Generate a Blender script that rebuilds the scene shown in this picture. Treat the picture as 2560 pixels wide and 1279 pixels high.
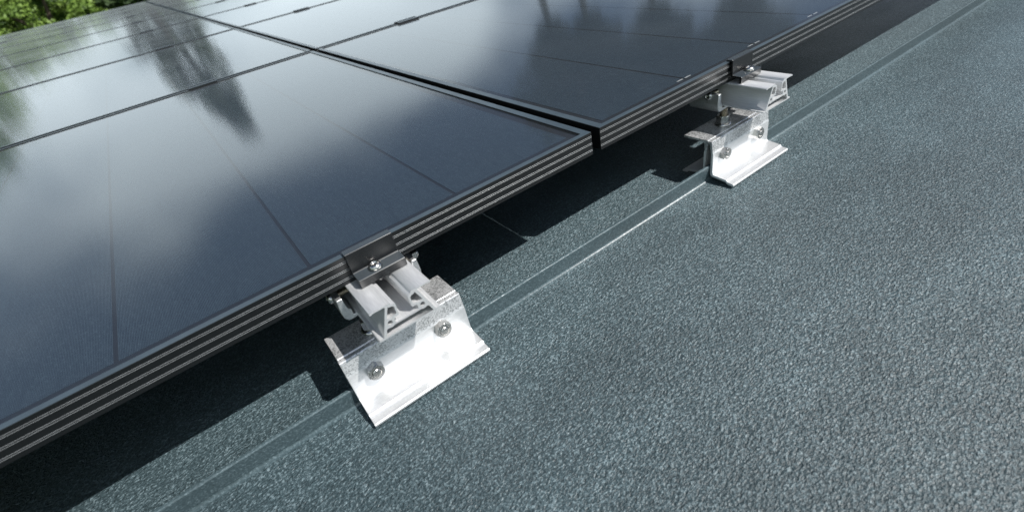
import bpy, bmesh, math, random
import numpy as np
from mathutils import Matrix, Vector

random.seed(7)
rng = np.random.default_rng(7)
for o in list(bpy.data.objects):
    bpy.data.objects.remove(o)
sc = bpy.context.scene
col = sc.collection

# ------------------------------------------------------------------ camera, sky, sun, exposure
TILT = 0.22161538924          # pitch of the roof: it climbs towards +X
cam_d = bpy.data.cameras.new('camera')
cam = bpy.data.objects.new('camera', cam_d)
col.objects.link(cam)
CAM = Vector((-0.4298219, -0.4281541, 0.1518797))
Mc = Matrix(((0.8085951636489724, 0.2783414597706279, -0.5183627041910399),
             (-0.5883654147921101, 0.3825268320590334, -0.7123898942513076),
             (0.0, 0.8810217105881312, 0.4730758348006836))).to_4x4()
cam.matrix_world = Matrix.Translation(CAM) @ Mc
cam_d.sensor_width = 36.0
cam_d.lens = 17.435763
cam_d.clip_start = 0.02
cam_d.clip_end = 3000
cam_d.dof.use_dof = True
cam_d.dof.focus_distance = 0.62
cam_d.dof.aperture_fstop = 5.6
sc.camera = cam

SUN_AZ, SUN_EL = math.radians(158.6), math.radians(57.9)     # azimuth from +Y towards +X
world = bpy.data.worlds.new('World')
sc.world = world
world.use_nodes = True
nt = world.node_tree
nt.nodes.clear()
N = nt.nodes.new
L = nt.links.new
out = N('ShaderNodeOutputWorld')
bg = N('ShaderNodeBackground')
bg.inputs['Strength'].default_value = 0.05
sky = N('ShaderNodeTexSky')
sky.sky_type = 'NISHITA'
sky.sun_disc = False
sky.sun_elevation = SUN_EL
sky.sun_rotation = SUN_AZ
sky.altitude = 400
sky.air_density = 1.0
sky.dust_density = 0.6
sky.ozone_density = 1.2
tc = N('ShaderNodeTexCoord')
sep = N('ShaderNodeSeparateXYZ')
L(tc.outputs['Generated'], sep.inputs[0])


def mth(op, a, b=None, c=None, clamp=False):
    n = N('ShaderNodeMath')
    n.operation = op
    n.use_clamp = clamp
    for i, v in enumerate((a, b, c)):
        if v is None:
            continue
        if isinstance(v, (int, float)):
            n.inputs[i].default_value = v
        else:
            L(v, n.inputs[i])
    return n.outputs[0]


def mrange(v, a, b, c, d, smooth=True):
    n = N('ShaderNodeMapRange')
    n.interpolation_type = 'SMOOTHSTEP' if smooth else 'LINEAR'
    L(v, n.inputs[0])
    for i, x in enumerate((a, b, c, d)):
        n.inputs[i + 1].default_value = x
    return n.outputs[0]


# broken cloud: banks that thin out towards the zenith
zc = mth('MAXIMUM', sep.outputs[2], 0.0)
den = mth('ADD', zc, 0.22)
cmb = N('ShaderNodeCombineXYZ')
L(mth('DIVIDE', sep.outputs[0], den), cmb.inputs[0])
L(mth('DIVIDE', sep.outputs[1], den), cmb.inputs[1])
mp = N('ShaderNodeMapping')
mp.inputs['Location'].default_value = (3.1, 0.4, 0.0)
L(cmb.outputs[0], mp.inputs[0])
ns = N('ShaderNodeTexNoise')
ns.inputs['Scale'].default_value = 0.62
ns.inputs['Detail'].default_value = 5.0
ns.inputs['Roughness'].default_value = 0.5
L(mp.outputs[0], ns.inputs['Vector'])
cover = mth('ADD', ns.outputs['Fac'], mrange(zc, 0.15, 0.55, 0.10, -0.10))
mask = mrange(cover, 0.455, 0.645, 0.0, 1.0)
mix = N('ShaderNodeMixRGB')
L(mask, mix.inputs['Fac'])
L(sky.outputs[0], mix.inputs['Color1'])
mix.inputs['Color2'].default_value = (17.0, 19.2, 20.2, 1)
L(mix.outputs[0], bg.inputs['Color'])
L(bg.outputs[0], out.inputs['Surface'])

sun_d = bpy.data.lights.new('sun', 'SUN')
sun_d.energy = 5.0
sun_d.angle = math.radians(0.5)
sun_d.color = (1.0, 0.98, 0.945)
sun = bpy.data.objects.new('sun', sun_d)
col.objects.link(sun)
sv = Vector((math.sin(SUN_AZ) * math.cos(SUN_EL), math.cos(SUN_AZ) * math.cos(SUN_EL), math.sin(SUN_EL)))
sun.rotation_euler = sv.to_track_quat('Z', 'Y').to_euler()
sun.location = sv * 60

sc.view_settings.view_transform = 'Standard'
sc.view_settings.look = 'None'
sc.view_settings.exposure = 0.45
sc.view_settings.gamma = 1.0
sc.view_settings.use_curve_mapping = False
sc.render.engine = 'CYCLES'
sc.cycles.use_denoising = True
sc.cycles.denoiser = 'OPENIMAGEDENOISE'
sc.cycles.denoising_input_passes = 'RGB_ALBEDO_NORMAL'
sc.cycles.denoising_prefilter = 'NONE'
sc.cycles.use_adaptive_sampling = False
sc.cycles.max_bounces = 8
sc.cycles.transparent_max_bounces = 12
sc.cycles.sample_clamp_indirect = 2.5
sc.cycles.blur_glossy = 0.8


# ------------------------------------------------------------------ materials
class Mat:
    def __init__(self, name):
        self.m = bpy.data.materials.new(name)
        self.m.use_nodes = True
        self.t = self.m.node_tree
        self.b = self.t.nodes['Principled BSDF']
        self.o = self.t.nodes['Material Output']

    def n(self, kind, **kw):
        x = self.t.nodes.new(kind)
        for k, v in kw.items():
            setattr(x, k, v)
        return x

    def l(self, a, b):
        self.t.links.new(a, b)

    def coord(self, scale=(1, 1, 1)):
        c = self.n('ShaderNodeTexCoord')
        m = self.n('ShaderNodeMapping')
        m.inputs['Scale'].default_value = scale
        self.l(c.outputs['Object'], m.inputs[0])
        return m.outputs[0]

    def noise(self, vec, scale, detail=2.0, rough=0.5, dist=0.0):
        x = self.n('ShaderNodeTexNoise')
        x.inputs['Scale'].default_value = scale
        x.inputs['Detail'].default_value = detail
        x.inputs['Roughness'].default_value = rough
        x.inputs['Distortion'].default_value = dist
        self.l(vec, x.inputs['Vector'])
        return x.outputs['Fac']

    def ramp(self, fac, stops):
        r = self.n('ShaderNodeValToRGB')
        els = r.color_ramp.elements
        while len(els) < len(stops):
            els.new(0.5)
        for e, (p, c) in zip(els, stops):
            e.position = p
            e.color = (c, c, c, 1) if isinstance(c, (int, float)) else (*c, 1)
        self.l(fac, r.inputs[0])
        return r.outputs[0]

    def math(self, op, a, b=None, clamp=False):
        x = self.n('ShaderNodeMath', operation=op, use_clamp=clamp)
        for i, v in enumerate((a, b)):
            if v is None:
                continue
            if isinstance(v, (int, float)):
                x.inputs[i].default_value = v
            else:
                self.l(v, x.inputs[i])
        return x.outputs[0]

    def bump(self, h, strength, dist, normal=None):
        x = self.n('ShaderNodeBump')
        x.inputs['Strength'].default_value = strength
        x.inputs['Distance'].default_value = dist
        self.l(h, x.inputs['Height'])
        if normal is not None:
            self.l(normal, x.inputs['Normal'])
        return x.outputs[0]

    def set(self, **kw):
        for k, v in kw.items():
            i = self.b.inputs[k.replace('_', ' ')]
            if isinstance(v, bpy.types.NodeSocket):
                self.l(v, i)
            else:
                i.default_value = (*v, 1) if isinstance(v, tuple) and len(v) == 3 else v
        return self


def mat_roof(name, relief, contrast, spec, rough):
    """stucco embossed coil coating: pebbled relief, satin gloss, faint grime and painted sheen patches"""
    m = Mat(name)
    v = m.coord()
    vs = m.coord((0.8, 1.3, 1.0))
    peb = m.noise(vs, 340, 2.0, 0.5, 0.5)                      # embossed pebbles
    spk = m.noise(v, 470, 3.0, 0.65, 0.2)                       # lighter flecks in the coating
    fine = m.noise(v, 1300, 2.0, 0.6)
    broad = m.noise(m.coord((0.7, 1.5, 1.0)), 3.2, 5.0, 0.58)  # grime, plus broad sheen patches put into the colour
    mid = (0.047, 0.072, 0.081)
    c = m.ramp(m.math('ADD', m.math('MULTIPLY', spk, 0.65), m.math('MULTIPLY', peb, 0.35)),
               [(0.40, tuple(x * (1 - 0.35 * contrast) for x in mid)), (0.52, tuple(x * 1.05 for x in mid)),
                (0.64, tuple(a * (1 - contrast) + b * contrast for a, b in zip(mid, (0.170, 0.225, 0.245))))])
    mixb = m.n('ShaderNodeMixRGB', blend_type='MULTIPLY')
    mixb.inputs['Fac'].default_value = 1.0
    m.l(c, mixb.inputs['Color1'])
    m.l(m.ramp(broad, [(0.32, 0.74), (0.68, 1.26)]), mixb.inputs['Color2'])
    h = m.math('ADD', peb, m.math('MULTIPLY', fine, 0.12))
    m.set(Base_Color=mixb.outputs[0], Roughness=m.ramp(broad, [(0.3, rough + 0.06), (0.7, rough - 0.04)]), Specular_IOR_Level=spec,
          Normal=m.bump(h, relief, 0.0022))
    return m.m


def mat_alu(name, base, rough, metallic, oxide=0.0, brush=(1, 1, 1), bstr=0.08, above=None):
    m = Mat(name)
    v = m.coord()
    vb = m.coord(brush)
    br = m.noise(vb, 60, 3.0, 0.6)
    col_ = m.ramp(br, [(0.25, tuple(x * 0.80 for x in base)), (0.75, base)])
    if oxide > 0:
        sp = m.noise(v, 520, 4.0, 0.75)
        pa = m.noise(v, 28, 3.0, 0.6)
        s2 = m.math('ADD', m.math('MULTIPLY', sp, 0.8), m.math('MULTIPLY', pa, 0.35))
        k = m.ramp(s2, [(0.53, 0.0), (0.66, 1.0)])
        amt = m.math('MULTIPLY', k, oxide)
        if above is not None:        # the stain sits on the upper faces, the lower ones were wiped clean
            sz = m.n('ShaderNodeSeparateXYZ')
            m.l(v, sz.inputs[0])
            w_ = m.n('ShaderNodeMapRange')
            m.l(sz.outputs[2], w_.inputs[0])
            for i, x in enumerate((above - 0.001, above + 0.0005, 0.0, 1.0)):
                w_.inputs[i + 1].default_value = x
            amt = m.math('MULTIPLY', amt, w_.outputs[0])
        mx = m.n('ShaderNodeMixRGB')
        m.l(amt, mx.inputs['Fac'])
        m.l(col_, mx.inputs['Color1'])
        mx.inputs['Color2'].default_value = (0.15, 0.16, 0.165, 1)
        col_ = mx.outputs[0]
    m.set(Base_Color=col_, Metallic=metallic, Roughness=m.ramp(br, [(0.2, rough - 0.06), (0.8, rough + 0.06)]),
          Normal=m.bump(br, bstr, 0.0006))
    return m.m


def mat_plain(name, base, rough, metallic=0.0, spec=0.5, noise=300, bstr=0.05, dust_sheen=None):
    m = Mat(name)
    v = m.coord()
    g = m.noise(v, noise, 3.0, 0.6)
    c = m.ramp(g, [(0.3, tuple(x * 0.85 for x in base)), (0.7, tuple(min(1, x * 1.12) for x in base))])
    if dust_sheen:                    # sky sheen tinted into the colour of upward faces
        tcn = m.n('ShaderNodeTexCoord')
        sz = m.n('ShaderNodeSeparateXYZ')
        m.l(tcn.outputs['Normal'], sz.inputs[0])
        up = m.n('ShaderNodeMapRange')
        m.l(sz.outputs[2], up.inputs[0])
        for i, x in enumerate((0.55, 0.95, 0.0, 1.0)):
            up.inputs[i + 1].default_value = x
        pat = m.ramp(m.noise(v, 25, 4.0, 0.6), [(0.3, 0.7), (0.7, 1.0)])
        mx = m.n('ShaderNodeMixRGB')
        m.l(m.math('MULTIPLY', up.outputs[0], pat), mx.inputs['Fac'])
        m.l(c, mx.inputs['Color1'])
        mx.inputs['Color2'].default_value = (*dust_sheen, 1)
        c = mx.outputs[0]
    m.set(Base_Color=c, Roughness=rough, Metallic=metallic, Specular_IOR_Level=spec, Normal=m.bump(g, bstr, 0.0004))
    return m.m


def mat_cell():
    """dark silicon with fine bright contact fingers running along the strip"""
    m = Mat('silicon_cell')
    tcn = m.n('ShaderNodeTexCoord')
    s = m.n('ShaderNodeSeparateXYZ')
    m.l(tcn.outputs['Object'], s.inputs[0])
    pit = 0.00125
    u = m.math('DIVIDE', s.outputs[0], pit)
    fr = m.math('ABSOLUTE', m.math('SUBTRACT', m.math('FRACT', u), 0.5))
    line = m.n('ShaderNodeMapRange', interpolation_type='SMOOTHSTEP')
    m.l(fr, line.inputs[0])
    for i, x in enumerate((0.10, 0.26, 1.0, 0.0)):
        line.inputs[i + 1].default_value = x
    # broken links between neighbouring fingers
    cv = m.n('ShaderNodeCombineXYZ')
    m.l(m.math('FLOOR', u), cv.inputs[0])
    m.l(m.math('FLOOR', m.math('DIVIDE', s.outputs[1], 0.0021)), cv.inputs[1])
    wn = m.n('ShaderNodeTexWhiteNoise', noise_dimensions='2D')
    m.l(cv.outputs[0], wn.inputs['Vector'])
    link = m.math('GREATER_THAN', wn.outputs['Value'], 0.92)
    cv2 = m.n('ShaderNodeCombineXYZ')
    m.l(m.math('FLOOR', u), cv2.inputs[0])
    m.l(m.math('FLOOR', m.math('DIVIDE', s.outputs[1], 0.012)), cv2.inputs[1])
    wn2 = m.n('ShaderNodeTexWhiteNoise', noise_dimensions='2D')
    m.l(cv2.outputs[0], wn2.inputs['Vector'])
    k = m.math('MULTIPLY', line.outputs[0], m.math('ADD', m.math('MULTIPLY', wn2.outputs['Value'], 0.3), 0.75))
    k = m.math('MAXIMUM', k, m.math('MULTIPLY', link, 0.35))
    mx = m.n('ShaderNodeMixRGB')
    m.l(k, mx.inputs['Fac'])
    mx.inputs['Color1'].default_value = (0.004, 0.009, 0.020, 1)
    mx.inputs['Color2'].default_value = (0.056, 0.084, 0.110, 1)
    m.set(Base_Color=mx.outputs[0], Roughness=0.5, Specular_IOR_Level=0.3)
    return m.m


def mat_glass():
    """solar glass: lets the light through, mirrors the sky towards grazing angles"""
    m = Mat('solar_glass')
    t = m.n('ShaderNodeBsdfTransparent')
    t.inputs[0].default_value = (0.97, 0.98, 0.985, 1)
    g = m.n('ShaderNodeBsdfGlossy')
    v = m.coord()
    vs = m.coord((0.35, 1.0, 1.0))
    nz = m.noise(vs, 420, 2.0, 0.6)
    dust_sheen = m.noise(v, 3.0, 4.0, 0.6)
    m.l(m.ramp(dust_sheen, [(0.3, 0.065), (0.75, 0.10)]), g.inputs['Roughness'])
    g.inputs[0].default_value = (0.96, 0.98, 1.0, 1)
    bm_ = m.bump(nz, 0.10, 0.0003)
    m.l(bm_, g.inputs['Normal'])
    f = m.n('ShaderNodeFresnel')
    f.inputs[0].default_value = 1.45
    mx = m.n('ShaderNodeMixShader')
    m.l(f.outputs[0], mx.inputs[0])
    m.l(t.outputs[0], mx.inputs[1])
    m.l(g.outputs[0], mx.inputs[2])
    # thin film of dust, its coverage growing with the path through it
    geo = m.n('ShaderNodeNewGeometry')
    dt = m.n('ShaderNodeVectorMath', operation='DOT_PRODUCT')
    m.l(geo.outputs['Normal'], dt.inputs[0])
    m.l(geo.outputs['Incoming'], dt.inputs[1])
    cosv = m.math('MAXIMUM', m.math('ABSOLUTE', dt.outputs['Value']), 0.01)
    tau = m.math('DIVIDE', m.ramp(dust_sheen, [(0.3, 0.005), (0.75, 0.011)]), cosv)
    cov = m.math('SUBTRACT', 1.0, m.math('POWER', 2.71828, m.math('MULTIPLY', tau, -1.0)))
    df = m.n('ShaderNodeBsdfDiffuse')
    df.inputs[0].default_value = (0.38, 0.42, 0.44, 1)
    mx2 = m.n('ShaderNodeMixShader')
    m.l(cov, mx2.inputs[0])
    m.l(mx.outputs[0], mx2.inputs[1])
    m.l(df.outputs[0], mx2.inputs[2])
    m.l(mx2.outputs[0], m.o.inputs['Surface'])
    return m.m


def mat_leaf(name, dark, light, trans=0.35):
    m = Mat(name)
    v = m.coord()
    c = m.ramp(m.noise(v, 1.6, 3.0, 0.6), [(0.30, dark), (0.62, light)])
    m.set(Base_Color=c, Roughness=0.55, Specular_IOR_Level=0.35)
    tr = m.n('ShaderNodeBsdfTranslucent')
    m.l(c, tr.inputs[0])
    mx = m.n('ShaderNodeMixShader')
    mx.inputs[0].default_value = trans
    m.l(m.b.outputs[0], mx.inputs[1])
    m.l(tr.outputs[0], mx.inputs[2])
    m.l(mx.outputs[0], m.o.inputs['Surface'])
    return m.m


def mat_two(name, a, b, scale, rough=0.9):
    m = Mat(name)
    v = m.coord()
    g = m.noise(v, scale, 5.0, 0.6)
    m.set(Base_Color=m.ramp(g, [(0.35, a), (0.65, b)]), Roughness=rough, Normal=m.bump(g, 0.3, 0.02))
    return m.m


M_ROOF = mat_roof('stucco_coated_aluminium', 1.0, 1.0, 0.5, 0.40)
M_SEAM = mat_roof('stretched_coated_aluminium', 0.18, 0.5, 0.75, 0.40)
M_BRACKET = mat_alu('mill_aluminium_bracket', (0.86, 0.865, 0.87), 0.35, 0.68, 0.78, (1.5, 34, 34), 0.06, above=-0.1148)
M_RAIL = mat_alu('extruded_aluminium_rail', (0.78, 0.785, 0.79), 0.50, 0.66, 0.0, (18, 1, 18), 0.07)
M_JAW = mat_alu('cast_aluminium', (0.72, 0.73, 0.735), 0.38, 0.85, 0.25, (6, 6, 6), 0.10)
M_STEEL = mat_alu('stainless_steel', (0.58, 0.57, 0.55), 0.24, 1.0, 0.0, (10, 10, 10), 0.05)
M_THREAD = mat_alu('passivated_thread', (0.46, 0.41, 0.33), 0.28, 1.0, 0.0, (10, 10, 10), 0.05)
M_SOCKET = mat_plain('oiled_socket_recess', (0.16, 0.11, 0.05), 0.35, 0.8)
M_FRAME = mat_plain('black_anodised_frame', (0.0045, 0.0050, 0.0055), 0.32, 0.0, 0.55, 120, 0.015, dust_sheen=(0.052, 0.072, 0.088))
M_RIB = mat_plain('painted_rib_glint', (0.48, 0.50, 0.51), 0.36, 0.7, 0.5, 90, 0.02)  # light colour paints the glint on black anodised ribs
M_CLAMP = mat_plain('dark_anodised_clamp', (0.0065, 0.0070, 0.0078), 0.27, 0.0, 0.6, 160, 0.02, dust_sheen=(0.040, 0.050, 0.058))
M_CELL = mat_cell()
M_BACK = mat_plain('black_backsheet', (0.010, 0.013, 0.020), 0.55, 0.0, 0.4, 60, 0.02)
M_GLASS = mat_glass()
M_TAB = mat_plain('tinned_ribbon', (0.75, 0.76, 0.76), 0.35, 0.6)
M_LEAF_A = mat_leaf('leaf_green', (0.035, 0.085, 0.012), (0.12, 0.22, 0.035), 0.25)
M_LEAF_B = mat_leaf('leaf_yellow_green', (0.055, 0.11, 0.014), (0.18, 0.27, 0.05), 0.25)
M_LEAF_C = mat_leaf('needle_dark_green', (0.010, 0.026, 0.009), (0.034, 0.060, 0.018), 0.15)
M_LEAF_D = mat_leaf('needle_very_dark', (0.008, 0.016, 0.008), (0.022, 0.034, 0.014), 0.05)
M_BARK = mat_two('bark', (0.05, 0.036, 0.025), (0.12, 0.09, 0.065), 14)
M_GRASS = mat_two('meadow', (0.035, 0.07, 0.014), (0.07, 0.11, 0.025), 0.4)


# ------------------------------------------------------------------ helpers
def mk(name, bm, mat, parent=None, bevel=0.0, smooth=False, seg=2):
    me = bpy.data.meshes.new(name)
    bmesh.ops.recalc_face_normals(bm, faces=bm.faces[:])
    bm.to_mesh(me)
    bm.free()
    me.materials.append(mat)
    o = bpy.data.objects.new(name, me)
    col.objects.link(o)
    if parent is not None:
        o.parent = parent
    if smooth:
        for p in me.polygons:
            p.use_smooth = True
    if bevel:
        b = o.modifiers.new('bevel', 'BEVEL')
        b.width = bevel
        b.segments = seg
        b.limit_method = 'ANGLE'
        b.angle_limit = math.radians(35)
    return o


def thing(name, label, cat, loc=(0, 0, 0), group=None):
    o = bpy.data.objects.new(name, None)
    o.empty_display_size = 0.05
    col.objects.link(o)
    o.location = loc
    o['label'] = label
    o['category'] = cat
    if group:
        o['group'] = group
    return o


def prism(bm, pts, axis, a, b):
    """extrude a 2D polygon; axis 'x': pts are (y,z); 'y': (x,z); 'z': (x,y)"""
    def P(p, t):
        return {'x': (t, p[0], p[1]), 'y': (p[0], t, p[1]), 'z': (p[0], p[1], t)}[axis]
    va = [bm.verts.new(P(p, a)) for p in pts]
    vb = [bm.verts.new(P(p, b)) for p in pts]
    n = len(pts)
    for i in range(n):
        bm.faces.new((va[i], va[(i + 1) % n], vb[(i + 1) % n], vb[i]))
    bm.faces.new(va[::-1])
    bm.faces.new(vb)
    return bm


def box(bm, x0, x1, y0, y1, z0, z1):
    return prism(bm, [(x0, y0), (x1, y0), (x1, y1), (x0, y1)], 'z', z0, z1)


def lathe(bm, prof, axis, c, n=24, rot=0.0):
    """prof: list of (radius, height along axis); closed at both ends when radius is 0"""
    def P(r, h, t):
        u, w = r * math.cos(t), r * math.sin(t)
        return {'x': (c[0] + h, c[1] + u, c[2] + w), 'y': (c[0] + u, c[1] + h, c[2] + w),
                'z': (c[0] + u, c[1] + w, c[2] + h)}[axis]
    rings = []
    for r, h in prof:
        if r < 1e-7:
            rings.append([bm.verts.new(P(0, h, 0))])
        else:
            rings.append([bm.verts.new(P(r, h, rot + 2 * math.pi * i / n)) for i in range(n)])
    for A, B in zip(rings, rings[1:]):
        for i in range(n):
            j = (i + 1) % n
            if len(A) == 1 and len(B) == 1:
                continue
            if len(A) == 1:
                bm.faces.new((A[0], B[i], B[j]))
            elif len(B) == 1:
                bm.faces.new((A[i], A[j], B[0]))
            else:
                bm.faces.new((A[i], A[j], B[j], B[i]))
    return bm


def outline_mesh(name, loops, length):
    """a 2D outline with holes, extruded along Y (points are x,z); returns a mesh"""
    cu = bpy.data.curves.new(name, 'CURVE')
    cu.dimensions = '2D'
    cu.fill_mode = 'BOTH'
    cu.extrude = length / 2
    for lp in loops:
        s = cu.splines.new('POLY')
        s.points.add(len(lp) - 1)
        for p, q in zip(s.points, lp):
            p.co = (q[0], q[1], 0, 1)
        s.use_cyclic_u = True
    o = bpy.data.objects.new(name, cu)
    col.objects.link(o)
    dg = bpy.context.evaluated_depsgraph_get()
    me = bpy.data.meshes.new_from_object(o.evaluated_get(dg))
    bpy.data.objects.remove(o)
    # curve plane XY -> XZ, extrusion Z -> Y
    me.transform(Matrix(((1, 0, 0, 0), (0, 0, 1, 0), (0, 1, 0, 0), (0, 0, 0, 1))))
    me.flip_normals()
    return me


def copy_tree(o, parent=None):
    c = o.copy()
    col.objects.link(c)
    if parent is not None:
        c.parent = parent
    for ch in list(o.children):
        copy_tree(ch, c)
    return c


roofed = []        # top-level things laid out in the plane of the roof (tilted at the very end)

# ------------------------------------------------------------------ roof: pans and standing seams
ZR = -0.163
SEAM_Y = [-0.5407, -0.0107, 0.5193, 1.0493]
X0, X1 = -2.6, 3.6
roof = bpy.data.objects.new('roof', None)
col.objects.link(roof)
roof['kind'] = 'structure'
roof['label'] = 'dark grey stucco metal roof with standing seams'
roofed.append(roof)
ys = [-1.0707] + SEAM_Y + [9.4]
HS = 0.0265
for i in range(len(ys) - 1):
    a, b = ys[i], ys[i + 1]
    bm = bmesh.new()
    # pan with rounded upturns at both edges, 1 mm sheet
    r = 0.0040
    t = 0.0007
    fil = [(r * (1 - math.cos(q)), r * (1 - math.sin(q))) for q in np.linspace(0, math.pi / 2, 6)]
    left = [(a + 0.0006 + u, ZR + w) for u, w in fil]
    right = [(b - 0.0006 - u, ZR + w) for u, w in fil][::-1]
    sup = [(left[-1][0] + 0.0004, ZR), (left[-1][0] + 0.0008, ZR), (right[0][0] - 0.0008, ZR), (right[0][0] - 0.0004, ZR)]
    up = [ZR + HS - 0.004, ZR + r + 0.0010]
    top = [(a + 0.0006, z) for z in up] + left + sup + right + [(b - 0.0006, z) for z in up[::-1]]
    v0 = [bm.verts.new((X0, y, z)) for y, z in top]
    v1 = [bm.verts.new((X1, y, z)) for y, z in top]
    for k in range(len(top) - 1):
        bm.faces.new((v0[k], v0[k + 1], v1[k + 1], v1[k]))
    o = mk('roof_sheet', bm, M_ROOF, roof, smooth=True)
    o.data.materials.append(M_SEAM)          # the stucco is stretched flat in the bends
    for p in o.data.polygons:
        if p.normal.z * p.normal.z < 0.985:
            p.material_index = 1
    sm = o.modifiers.new('sheet', 'SOLIDIFY')
    sm.thickness = t
    sm.offset = -1 if o.data.polygons[len(top) // 2].normal.z > 0 else 1
for y in SEAM_Y:
    bm = bmesh.new()
    zt = ZR + HS
    prof = [(y - 0.0011, ZR + 0.0042), (y - 0.0044, zt - 0.0014), (y - 0.0040, zt - 0.0004), (y - 0.0030, zt), (y - 0.0006, zt),
            (y + 0.0004, zt - 0.0005), (y + 0.0019, ZR + 0.0085), (y + 0.0012, ZR + 0.0042)]
    prism(bm, prof, 'x', X0, X1)
    mk('standing_seam', bm, M_SEAM, roof, bevel=0.0004)

# ------------------------------------------------------------------ solar panels
PW, PD, PH = 1.702, 1.11426, 0.029267        # size along the seam, across it, height
PITCH, GAP = 1.13126, 0.0141
LIP_F, LIP_S = 0.0075, 0.0105                # width of the top lip on long and short sides
ROWS = 8


def build_panel(name, label):
    t = thing(name, label, 'solar panel', (0, 0, 0), 'black solar panels on the roof')
    # frame: bars mitred at the corners, origin at the panel's front left corner, top at z = 0
    def bar(p0, p1, inward, lip):
        pass
    bm = bmesh.new()
    zg = -0.0016
    rings = []
    fl = 0.014          # bottom flange
    prof = [(0, 0.0), (1, 0.0), (1, -0.0055), (0.35, -0.0055), (0.35, -PH + 0.0012), (2, -PH + 0.0012), (2, -PH), (0, -PH)]
    for k, z in prof:
        if k == 0:
            dx, dy = 0, 0
        elif k == 1:
            dx, dy = LIP_S, LIP_F
        elif k == 2:
            dx, dy = fl, fl
        else:
            dx = dy = 0.0022
        rings.append([bm.verts.new(c) for c in ((dx, dy, z), (PW - dx, dy, z), (PW - dx, PD - dy, z), (dx, PD - dy, z))])
    n = len(rings)
    for i in range(n):
        A, B = rings[i], rings[(i + 1) % n]
        for k in range(4):
            j = (k + 1) % 4
            bm.faces.new((A[k], A[j], B[j], B[k]))
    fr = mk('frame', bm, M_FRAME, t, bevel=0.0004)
    # raised rib pairs on the outer faces
    for zf in (0.20, 0.50, 0.80):
        for dz in (-0.00085, 0.00085):
            bm = bmesh.new()
            z = -PH * zf + dz
            hh, pr = 0.00016, 0.00026
            for y, s in ((0, -1),):
                prism(bm, [(y, z - hh), (y + s * pr, z - hh * .3), (y + s * pr, z + hh * .3), (y, z + hh)], 'x', 0.0002, PW - 0.0002)
            mk('rib', bm, M_RIB, fr)
    # backsheet, cells, glass
    bm = bmesh.new()
    box(bm, 0.0107, PW - 0.0107, 0.0077, PD - 0.0077, -0.0050, -0.0036)
    mk('backsheet', bm, M_BACK, t)
    cw = 0.166
    cells = 10
    m0 = (PW - cells * cw) / 2
    me = None
    for i in range(cells):
        if me is None:
            bm = bmesh.new()
            g = 0.0020
            box(bm, -cw / 2 + g, cw / 2 - g, 0.0196, PD - 0.0196, -0.00345, -0.0030)
            o = mk('cell', bm, M_CELL, t)
            me = o.data
        else:
            o = bpy.data.objects.new('cell', me)
            col.objects.link(o)
            o.parent = t
        o.location.x = m0 + cw * (i + 0.5)
    bm = bmesh.new()
    vs = [bm.verts.new(c) for c in ((0.0045, 0.0045, zg), (PW - 0.0045, 0.0045, zg), (PW - 0.0045, PD - 0.0045, zg), (0.0045, PD - 0.0045, zg))]
    bm.faces.new(vs)
    mk('glass', bm, M_GLASS, t)
    return t


proto = build_panel('solar_panel', 'black solar panel in the front row, left of the gap')
ORD = ['front', 'second', 'third', 'fourth', 'fifth', 'sixth', 'seventh', 'farthest']
first = True
panels = {}
for r_ in range(ROWS):
    for side in (0, 1):
        p = proto if first else copy_tree(proto)
        first = False
        p.location = (-PW if side == 0 else GAP, PITCH * r_, 0)
        p['label'] = ('black solar panel in the %s row, %s of the long gap' % (ORD[r_], 'left' if side == 0 else 'right'))
        panels[(r_, side)] = p
        roofed.append(p)
panels[(0, 0)]['label'] = 'large black solar panel nearest the camera, front row left of the long gap'
panels[(0, 1)]['label'] = 'black front row panel right of the long gap, white dashes along its edge'
# tinned ribbon ends showing as white dashes along the front edge of the right panel
pr = panels[(0, 1)]
for i in range(1, 10):
    xc = (PW - 1.66) / 2 + 0.166 * i
    for s in (-1, 1):
        bm = bmesh.new()
        box(bm, xc + s * 0.0085 - 0.0060, xc + s * 0.0085 + 0.0060, 0.0213, 0.0232, -0.0029, -0.0026)
        mk('ribbon_end', bm, M_TAB, pr)

# ------------------------------------------------------------------ mounting rails
Zt = -0.02935          # underside of the frames


def mm(pts):
    return [(x / 1000, z / 1000) for x, z in pts]


half = [(0, -35.0), (31.0, -35.0), (32.8, -34.9), (33.6, -34.0), (32.9, -32.9), (31.2, -32.9), (30.2, -33.4), (28.2, -33.0),
        (16.8, -2.6), (17.6, -1.7), (28.8, -1.5), (30.0, -2.3), (31.3, -2.2), (31.9, -1.0), (31.2, 0), (10.8, 0),
        (10.6, -1.5), (9.6, -2.5), (7.4, -2.8), (6.5, -4.2), (6.8, -16.2), (7.5, -17.2), (11.2, -17.0), (12.6, -19.2),
        (12.2, -22.6), (11.0, -23.2), (0, -23.2)]
outer = half[:-1] + [half[-1]] + [(-x, z) for x, z in half[::-1][1:-1]]
chamber = [(13.9, -2.9), (13.1, -4.3), (10.2, -4.7), (8.4, -6.3), (8.7, -14.3), (12.8, -15.0), (14.4, -16.0), (17.0, -15.6), (19.0, -14.6), (18.4, -13.2)]
cav = [(-25.4, -33.2), (25.4, -33.2), (22.6, -25.6), (20.4, -24.9), (18.8, -25.7), (16.0, -25.7), (13.8, -24.6), (12.2, -24.9),
       (-12.2, -24.9), (-13.8, -24.6), (-16.0, -25.7), (-18.8, -25.7), (-20.4, -24.9), (-22.6, -25.6)]
cavh = cav
circ = [(17.3 + 2.5 * math.cos(q), -20.2 + 2.5 * math.sin(q)) for q in np.linspace(0, 2 * math.pi, 16, endpoint=False)]
loops = [mm(outer), mm(cavh)]
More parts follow.
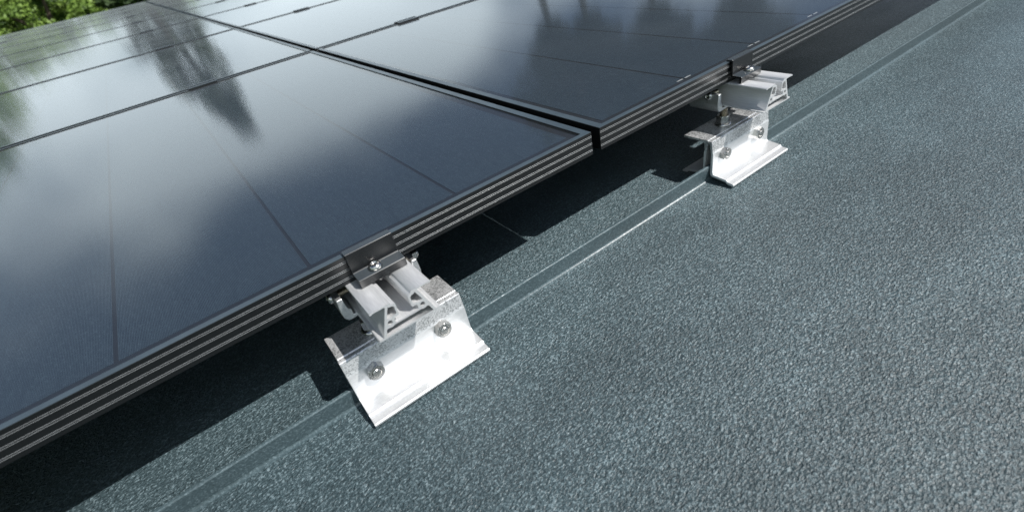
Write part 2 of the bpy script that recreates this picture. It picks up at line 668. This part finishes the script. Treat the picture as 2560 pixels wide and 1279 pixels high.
for s in (1, -1):
    loops.append(mm([(s * x, z) for x, z in chamber]))
    loops.append(mm([(s * x, z) for x, z in circ]))
Y_END = -0.0600
RAIL_LEN = 9.0
rail_me = outline_mesh('mounting_rail', loops, RAIL_LEN)
rail_me.name = 'mounting_rail'
rail_me.materials.append(M_RAIL)
RX = [-0.302, 0.304]
for i, x in enumerate(RX):
    o = bpy.data.objects.new('mounting_rail', rail_me)
    col.objects.link(o)
    o.location = (x, Y_END + RAIL_LEN / 2, Zt)
    o['category'] = 'mounting rail'
    o['group'] = 'aluminium rails under the panels'
    o['label'] = ['aluminium mounting rail sticking out under the nearest panel, its hollow end in view',
                  'aluminium mounting rail sticking out under the right panel, seen from its side'][i]
    roofed.append(o)


# ------------------------------------------------------------------ screws and nuts
def hexnut(name, parent, c, axis, af, h, mat=M_STEEL, sgn=1, bore=None, rot=0.0):
    """hexagonal nut with chamfered corners and a hole; stands from c along axis*sgn"""
    R6 = af / math.sqrt(3)
    bore = bore or af * 0.29
    bm = bmesh.new()
    r_in = af / 2 * 0.97
    n = 6
    # body as 24-gon rings projected on the hexagon
    k = 36
    def hexr(t, rmax):
        a = ((t - rot) % (math.pi / 3)) - math.pi / 6
        return min(af / 2 / math.cos(a), rmax)
    rings = []
    for hh, rm in ((0, R6 * 0.955), (h * .10, R6), (h * .86, R6), (h, R6 * 0.88)):
        ring = []
        for i in range(k):
            t = 2 * math.pi * i / k + rot
            rr = hexr(t, rm)
            ring.append((rr, t, hh))
        rings.append(ring)
    rings.append([(bore * 1.12, 2 * math.pi * i / k + rot, h) for i in range(k)])
    rings.append([(bore, 2 * math.pi * i / k + rot, h * 0.9) for i in range(k)])
    rings.append([(bore, 2 * math.pi * i / k + rot, 0) for i in range(k)])
    V = []
    for ring in rings:
        row = []
        for rr, t, hh in ring:
            u, w, hs = rr * math.cos(t), rr * math.sin(t), hh * sgn
            row.append(bm.verts.new({'x': (c[0] + hs, c[1] + u, c[2] + w), 'y': (c[0] + u, c[1] + hs, c[2] + w),
                                     'z': (c[0] + u, c[1] + w, c[2] + hs)}[axis]))
        V.append(row)
    m_ = len(V)
    for a in range(m_):
        A, B = V[a], V[(a + 1) % m_]
        for i in range(k):
            bm.faces.new((A[i], A[(i + 1) % k], B[(i + 1) % k], B[i]))
    return mk(name, bm, mat, parent)


def threaded(name, parent, c, axis, r, length, sgn=1, pitch=0.0015, mat=M_THREAD, tip=0.0008):
    prof = [(0, 0), (r, 0)]
    h = 0.0
    while h + pitch < length - tip:
        prof += [(r, h + pitch * .15), (r * 0.86, h + pitch * .5), (r, h + pitch * .9)]
        h += pitch
    prof += [(r, length - tip), (r - tip, length), (0, length)]
    bm = bmesh.new()
    lathe(bm, [(a, b * sgn) for a, b in prof], axis, c, 20)
    return mk(name, bm, mat, parent)


def button_screw(parent, c, axis, r, h, sgn=1, name='screw_head', socket=True):
    """domed head with a six-lobed recess"""
    bm = bmesh.new()
    prof = [(0, 0), (r * .96, 0), (r, h * .12)]
    for q in np.linspace(0.12, 1.0, 7)[1:]:
        a = q * math.pi / 2
        rr = r * (0.47 + 0.53 * math.cos(a))
        prof.append((rr, h * (0.12 + 0.88 * math.sin(a))))
    prof += [(r * .44, h * .97), (r * .42, h * .40), (0, h * .36)]
    lathe(bm, [(a, b * sgn) for a, b in prof], axis, c, 32)
    hd = mk(name, bm, M_STEEL, parent, smooth=True)
    if socket:
        bm = bmesh.new()
        k = 36
        lo, hi = [], []
        for i in range(k):
            t = 2 * math.pi * i / k
            rr = r * (0.33 + 0.06 * math.cos(6 * t))
            u, w = rr * math.cos(t), rr * math.sin(t)
            for lst, hh in ((lo, h * .37), (hi, h * .62)):
                hs = hh * sgn
                lst.append(bm.verts.new({'x': (c[0] + hs, c[1] + u, c[2] + w), 'y': (c[0] + u, c[1] + hs, c[2] + w),
                                         'z': (c[0] + u, c[1] + w, c[2] + hs)}[axis]))
        for i in range(k):
            bm.faces.new((lo[i], lo[(i + 1) % k], hi[(i + 1) % k], hi[i]))
        bm.faces.new(lo)
        mk('socket', bm, M_SOCKET, hd)
    return hd


# ------------------------------------------------------------------ seam brackets
FRONT = [(-9.4, -98.4), (-12.4, -98.3), (-13.2, -97.5), (-14.4, -97.1), (-15.4, -97.5), (-16.0, -98.4), (-18.0, -113.2), (-18.5, -114.8), (-19.0, -116.5), (-19.8, -146.6), (-20.5, -149.0),
         (-22.6, -150.2), (-43.6, -152.6), (-44.6, -153.4), (-45.6, -154.8), (-47.0, -155.3), (-55.2, -156.3), (-56.5, -157.3), (-56.2, -159.9),
         (-55.0, -160.2), (-46.6, -159.2), (-44.6, -157.8), (-43.0, -156.4), (-20.0, -153.9), (-16.6, -152.2), (-15.4, -149.6), (-15.2, -117.0), (-14.2, -113.6),
         (-12.2, -102.6), (-10.8, -101.6), (-9.4, -101.4)]
REAR = [(33.0, -97.2), (33.8, -98.2), (33.6, -100.2), (33.0, -100.8), (1.4, -100.6), (-1.2, -101.2), (-2.6, -103.0), (-3.4, -112.5), (-2.4, -117.0), (-2.0, -147.0),
        (-0.6, -150.2), (23.8, -152.5), (25.2, -154.6), (34.0, -156.2), (35.2, -157.4), (35.0, -160.0), (26.0, -159.0), (23.6, -156.4),
        (0.0, -154.0), (-4.4, -151.8), (-6.0, -148.0), (-6.3, -118.0), (-7.8, -112.5), (-8.6, -101.0), (-8.9, -98.2), (-8.5, -97.3), (-7.6, -96.9), (-6.5, -96.9), (-5.8, -97.2)]


def bracket(x0, x1, nuts, bolt_x, label):
    xc = (x0 + x1) / 2
    t = thing('seam_bracket', label, 'bracket', (xc, -0.011, ZR), 'aluminium brackets clamped on the roof seam')
    off = Vector((xc, -0.011, ZR))
    def loc(o):
        o.location = -off
        return o
    bm = bmesh.new()
    prism(bm, mm(FRONT), 'x', x0, x1)
    loc(mk('front_half', bm, M_BRACKET, t, bevel=0.0005))
    bm = bmesh.new()
    prism(bm, mm(REAR), 'x', x0 + 0.0006, x1 - 0.0004)
    rear = loc(mk('rear_half', bm, M_BRACKET, t, bevel=0.0005))
    for nx in nuts:
        nu = loc(hexnut('nut', t, (nx, -0.0186, -0.1240), 'y', 0.0170, 0.0085, M_STEEL, -1, rot=random.uniform(0.1, 0.9)))
        b = threaded('bolt_end', nu, (nx, -0.0186, -0.1240), 'y', 0.0049, 0.0096, -1, mat=M_STEEL)
    roofed.append(t)
    return t


bracket(-0.3736, -0.2299, (-0.3460, -0.2631), -0.327, 'shiny aluminium seam bracket nearest the camera, under the hollow rail end')
bracket(0.2193, 0.3630, (0.2449, 0.3297), 0.280, 'aluminium seam bracket farther up the seam, under the right panel')


# ------------------------------------------------------------------ rail fasteners: jaws round the rail foot, cross screw and standing bolt
def fastener(xr, label, yj=0.0035):
    t = thing('rail_fastener', label, 'fastener', (xr, 0.01, -0.097), 'rail fasteners standing on the brackets')
    off = Vector((xr, 0.01, -0.097))
    def loc(o):
        o.location = -off
        return o
    for s in (-1, 1):
        bm = bmesh.new()
        pts = [(-45.5, -43.0), (-39.6, -43.0), (-38.2, -57.0), (-35.0, -59.6), (-35.4, -66.4), (-17.0, -66.6), (-17.0, -69.6), (-38.6, -71.2), (-42.4, -70.6),
               (-45.4, -66.0), (-46.4, -58.0)]
        if s == 1:
            pts = [(-x, z) for x, z in pts][::-1]
            pts = [((16.6 if x == 17.0 else x), z) for x, z in pts]
        prism(bm, [(xr + x / 1000, z / 1000) for x, z in pts], 'y', yj, yj + 0.052)
        loc(mk('jaw', bm, M_JAW, t, bevel=0.0012, seg=3))
    # cross screw through both jaws
    cy, cz = 0.0200, -0.0468
    h = loc(button_screw(t, (xr - 0.0462, cy, cz), 'x', 0.0066, 0.0048, -1))
    for xs, ln in ((xr - 0.0400, 0.0142), (xr + 0.0258, 0.0142)):
        loc(threaded('cross_screw', t, (xs, cy, cz), 'x', 0.0036, ln, 1, 0.0013))
    nu = loc(hexnut('nut', t, (xr + 0.0460, cy, cz), 'x', 0.0115, 0.0055, M_STEEL, 1, rot=0.4))
    threaded('bolt_end', nu, (xr + 0.0460, cy, cz), 'x', 0.0036, 0.0080, 1, 0.0013, mat=M_STEEL)
    # standing bolt with flange nut
    bx, by = xr - 0.0242, 0.0083
    loc(threaded('standing_bolt', t, (bx, by, -0.0966), 'z', 0.0058, 0.0262, 1, 0.0018))
    bm = bmesh.new()
    lathe(bm, [(0.0060, 0.0), (0.0122, 0.0), (0.0126, 0.0010), (0.0120, 0.0022), (0.0092, 0.0046), (0.0060, 0.0046)], 'z', (bx, by, -0.0969), 32)
    fl = loc(mk('flange_nut', bm, M_STEEL, t, smooth=True))
    hexnut('nut', fl, (bx, by, -0.0927), 'z', 0.0178, 0.0112, M_STEEL, 1, bore=0.0060, rot=0.35)
    roofed.append(t)


fastener(-0.302, 'cast jaw fastener gripping the foot of the nearest rail, left end showing below the panel')
fastener(0.304, 'cast jaw fastener on a brassy threaded bolt with flange nut, gripping the farther rail')


# ------------------------------------------------------------------ end clamps
def end_clamp(xa, xb, xs, label):
    xc = (xa + xb) / 2
    t = thing('end_clamp', label, 'clamp', (xc, -0.010, Zt), 'black end clamps on the front panel edge')
    off = Vector((xc, -0.010, Zt))
    def loc(o):
        o.location = -off
        return o
    prof = [(6.0, 0.35), (6.2, 1.2), (5.4, 2.7), (-3.4, 3.0), (-4.2, 2.2), (-5.6, -17.6), (-6.4, -18.6), (-19.0, -19.3), (-20.2, -20.3), (-19.6, -28.6),
            (-17.0, -28.9), (-17.0, -22.4), (-3.6, -21.8), (-2.6, -20.8), (-1.0, 0.3)]
    bm = bmesh.new()
    prism(bm, mm(prof), 'x', xa, xb)
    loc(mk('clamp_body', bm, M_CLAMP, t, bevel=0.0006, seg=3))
    bm = bmesh.new()
    h = loc(button_screw(t, (xs, -0.0122, -0.0190), 'z', 0.0070, 0.0050, 1))
    loc(threaded('screw_shank', t, (xs, -0.0122, -0.0330), 'z', 0.0034, 0.0102, 1, 0.0013, mat=M_STEEL))
    roofed.append(t)


end_clamp(-0.3234, -0.2736, -0.302, 'black end clamp with a bright screw on the nearest panel edge')
end_clamp(0.2746, 0.3228, 0.3042, 'black end clamp with a bright screw on the right panel edge')


# ------------------------------------------------------------------ mid clamps on the joints between rows
def mid_clamp(x, y, label):
    t = thing('mid_clamp', label, 'clamp', (x, y, Zt), 'dark mid clamps on the joints between panel rows')
    bm = bmesh.new()
    w = 17.5
    prof = [(-w, 0.35), (-w, 2.9), (-w + 1.0, 3.6), (-5.8, 3.6), (-5.2, -8.0), (5.2, -8.0), (5.8, 3.6), (w - 1, 3.6), (w, 2.9), (w, 0.35),
            (8.2, 0.35), (7.4, -10.0), (-7.4, -10.0), (-8.2, 0.35)]
    prism(bm, [(a / 1000, b / 1000 - Zt) for a, b in prof], 'x', -0.035, 0.035)
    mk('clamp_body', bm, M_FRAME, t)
    h = button_screw(t, (0, 0, -0.0080 - Zt), 'z', 0.0048, 0.0040, 1)
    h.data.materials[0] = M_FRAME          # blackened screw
    return t


mproto = None
mjoint = PITCH - (PITCH - PD) / 2
for r_ in range(1, ROWS):
    for i, x in enumerate((-0.297, 0.306, -1.40)):
        if (i == 2 and r_ < 6) or (i == 1 and r_ > 5):
            continue
        y = PITCH * (r_ - 1) + mjoint
        if mproto is None:
            c = mproto = mid_clamp(x, y, '')
        else:
            c = copy_tree(mproto)
            c.location = (x, y, Zt)
        c['label'] = 'dark mid clamp %s, between %s and %s panel rows' % (
            ['left of the long gap', 'right of the long gap', 'at the far left'][i], ORD[r_ - 1], ORD[r_])
        roofed.append(c)

# ------------------------------------------------------------------ lay the roof at its pitch
T = Matrix(((math.cos(TILT), 0, -math.sin(TILT), 0), (0, 1, 0, 0), (math.sin(TILT), 0, math.cos(TILT), 0), (0, 0, 0, 1)))
for o in roofed:
    o.matrix_world = T @ o.matrix_basis

# ------------------------------------------------------------------ ground and trees (upright, in the true world)
GZ = -6.0
bm = bmesh.new()
n = 48
ring0 = [bm.verts.new((0, 0, GZ))]
prev = None
for rad in (15, 40, 90, 200, 500, 1500):
    ring = [bm.verts.new((rad * math.cos(2 * math.pi * i / n), rad * math.sin(2 * math.pi * i / n), GZ + (0.4 * math.sin(i * 1.7) if 20 < rad < 600 else 0))) for i in range(n)]
    for i in range(n):
        j = (i + 1) % n
        if prev is None:
            bm.faces.new((ring0[0], ring[i], ring[j]))
        else:
            bm.faces.new((prev[i], ring[i], ring[j], prev[j]))
    prev = ring
g = mk('ground', bm, M_GRASS, smooth=True)
g['kind'] = 'structure'
g['label'] = 'green meadow around the building'


def leaf_mesh(name, pts, nrm, size, mat):
    """bent leaf quads at pts"""
    n_ = len(pts)
    d = rng.normal(size=(n_, 3)) * 0.8 + nrm
    d /= np.linalg.norm(d, axis=1)[:, None]
    a = np.cross(d, rng.normal(size=(n_, 3)))
    a /= np.linalg.norm(a, axis=1)[:, None]
    b = np.cross(d, a)
    s = size * rng.uniform(0.6, 1.4, (n_, 1))
    v = np.empty((n_, 4, 3))
    v[:, 0] = pts - a * s
    v[:, 1] = pts + b * s * 0.55 - d * s * 0.15
    v[:, 2] = pts + a * s
    v[:, 3] = pts - b * s * 0.55 - d * s * 0.15
    me = bpy.data.meshes.new(name)
    me.vertices.add(n_ * 4)
    me.vertices.foreach_set('co', v.reshape(-1).astype(np.float32))
    me.loops.add(n_ * 4)
    me.loops.foreach_set('vertex_index', np.arange(n_ * 4, dtype=np.int32))
    me.polygons.add(n_)
    me.polygons.foreach_set('loop_start', np.arange(0, n_ * 4, 4, dtype=np.int32))
    me.polygons.foreach_set('loop_total', np.full(n_, 4, dtype=np.int32))
    me.materials.append(mat)
    me.update()
    return me


def crown_points(kind, h, r, n_):
    """points on many small clumps spread through the crown; z from the ground up to h"""
    clumps = []
    nc = 230
    while len(clumps) < nc:
        z = rng.uniform(0.12, 1.0)
        if kind == 'broad':
            rad = r * math.sqrt(max(0.02, 1 - ((z - 0.45) / 0.56) ** 2))
        elif kind == 'cone':
            rad = r * min(1.0, (1.02 - z) * 3.6) * (0.75 + 0.25 * (1 - z))
        else:           # vase: bare trunk, crown flaring upwards
            if z < 0.75:
                continue
            rad = r * min(1.0, 0.10 + ((z - 0.75) / 0.15) ** 1.2)
        q = rng.uniform(0, 2 * math.pi)
        rr = rad * math.sqrt(rng.uniform(0.25, 1))
        clumps.append((rr * math.cos(q), rr * math.sin(q), z * h, rng.uniform(0.25, 0.6) * (1.0 if kind == 'broad' else 0.7)))
    cl = np.array(clumps)
    k = rng.integers(0, nc, n_)
    d = rng.normal(size=(n_, 3))
    d /= np.linalg.norm(d, axis=1)[:, None]
    rad = cl[k, 3] * rng.uniform(0.45, 1.0, n_)
    d[:, 2] = np.abs(d[:, 2]) * 0.9 - 0.25
    p = cl[k, :3] + d * rad[:, None] * np.array([1, 1, 0.75])
    return p, d + np.array([0, 0, 0.35])


def tree_proto(kind, h, r, mat, n_, size):
    p, d = crown_points(kind, h, r, n_)
    crown = leaf_mesh('crown', p, d, size, mat)
    bm = bmesh.new()
    rb = 0.035 * h * (0.55 if kind != 'broad' else 1)
    prof = [(rb * 1.4, 0), (rb, 0.06 * h), (rb * .8, 0.4 * h), (rb * .45, 0.75 * h), (0.02, 0.97 * h), (0, 0.97 * h)]
    lathe(bm, prof, 'z', (0, 0, 0), 10)
    for k in range(9):      # limbs
        z = h * (0.3 + 0.06 * k) if kind != 'vase' else h * (0.76 + 0.02 * k)
        q = k * 2.4
        ln = r * 0.8
        e = Vector((math.cos(q) * ln, math.sin(q) * ln, z + ln * 0.7))
        b0 = Vector((0, 0, z))
        sd = (e - b0).cross(Vector((0, 0, 1))).normalized() * rb * 0.35
        up = sd.cross(e - b0).normalized() * rb * 0.35
        a = [bm.verts.new(b0 + x) for x in (sd, up, -sd, -up)]
        t_ = bm.verts.new(e)
        for i in range(4):
            bm.faces.new((a[i], a[(i + 1) % 4], t_))
    trunk = bpy.data.meshes.new('trunk')
    bmesh.ops.recalc_face_normals(bm, faces=bm.faces[:])
    bm.to_mesh(trunk)
    bm.free()
    trunk.materials.append(M_BARK)
    return crown, trunk


PR = {
    'broad_a': (tree_proto('broad', 8.0, 2.6, M_LEAF_A, 32000, 0.062), 8.0),
    'broad_b': (tree_proto('broad', 7.6, 2.4, M_LEAF_B, 32000, 0.058), 7.6),
    'broad_c': (tree_proto('broad', 8.4, 2.8, M_LEAF_A, 32000, 0.068), 8.4),
    'cone': (tree_proto('cone', 11.0, 1.15, M_LEAF_C, 15000, 0.10), 11.0),
    'vase': (tree_proto('vase', 16.0, 2.45, M_LEAF_D, 24000, 0.18), 16.0),
}


def plant(kind, az, dist, el, label, cat='tree', group=None, wide=1.0, name=None):
    (crown, trunk), h = PR[kind]
    H = (CAM.z - GZ) + dist * math.tan(math.radians(el))
    s = H / h
    a = math.radians(az)
    t = thing(name or {'b': 'broadleaf_tree', 'c': 'conifer_tree', 'v': 'tall_tree'}[kind[0]], label, cat,
              (CAM.x + dist * math.sin(a), CAM.y + dist * math.cos(a), GZ), group)
    t.rotation_euler.z = random.uniform(0, 6.28)
    t.scale = (s * wide, s * wide, s)
    for nm, me in (('crown', crown), ('trunk', trunk)):
        o = bpy.data.objects.new(nm, me)
        col.objects.link(o)
        o.parent = t
    return t


BELT = 'leafy trees beyond the far end of the roof'
row = [(-33, 24, 5, 'broad_a'), (-28, 22, 4, 'broad_c'), (-23, 23, 5, 'broad_b'), (-19.5, 21, 6.3, 'broad_a'), (-16.2, 22, 6.6, 'broad_c'), (-13.6, 26, 4.6, 'broad_b'),
       (-8.6, 20, 1.3, 'broad_b'), (-6.4, 24, 1.2, 'broad_a'), (-4.0, 19, 0.7, 'broad_b'), (-1.5, 23, 1.5, 'broad_c'), (1.2, 20, 1.0, 'broad_a'),
       (4.6, 22, 2.2, 'broad_b'), (8.0, 21, 1.6, 'broad_a'), (11.5, 24, 2.2, 'broad_c'), (15.5, 23, 1.6, 'broad_b'), (20, 25, 1.8, 'broad_a'), (25, 24, 1.5, 'broad_c'), (30, 26, 1.9, 'broad_b')]
labels = {-8.6: 'bushy yellow green tree at the left picture corner beyond the panels', -6.4: 'dark green tree in the top left corner beyond the panels',
          -4.0: 'light green tree just beyond the far panels, middle of the tree belt', -1.5: 'shaded green tree behind the light green one, beyond the far panels',
          1.2: 'green tree nearest the far end of the long gap',
          -33: 'outermost left tree of the belt beyond the roof', -28: 'second tree from the left end of the belt beyond the roof',
          -23: 'third tree from the left end of the belt beyond the roof', -19.5: 'tall round tree mirrored at the left edge of the panels',
          -16.2: 'tallest leafy tree mirrored at the left edge of the panels', -13.6: 'rear tree between the tall mirrored one and the picture corner',
          4.6: 'low yellow green tree just right of the dark conifer', 8.0: 'second leafy tree right of the dark conifer', 11.5: 'third leafy tree right of the dark conifer',
          15.5: 'fourth leafy tree right of the dark conifer, a low one', 20: 'fifth leafy tree right of the dark conifer',
          25: 'sixth leafy tree right of the dark conifer', 30: 'outermost right tree of the belt beyond the roof'}
for az, d, el, k in row:
    plant(k, az, d, el, labels[az], group=BELT)
plant('cone', 2.15, 19.5, 13.6, 'tall slender dark conifer, mirrored in the panels left of the gap', wide=1.08)
for i, (az, d, el) in enumerate(((36.2, 23, 27.5), (40.2, 24, 28.0), (47.2, 22, 29.5), (55.6, 21, 31))):
    plant('vase', az, d, el, '%s tall bare stemmed tree right of the tree belt, mirrored in the right front panel' % ('first', 'second', 'third', 'fourth')[i],
          group='tall trees right of the roof', wide=0.9)
print('tris', sum(len(o.data.polygons) for o in col.objects if o.type == 'MESH'))
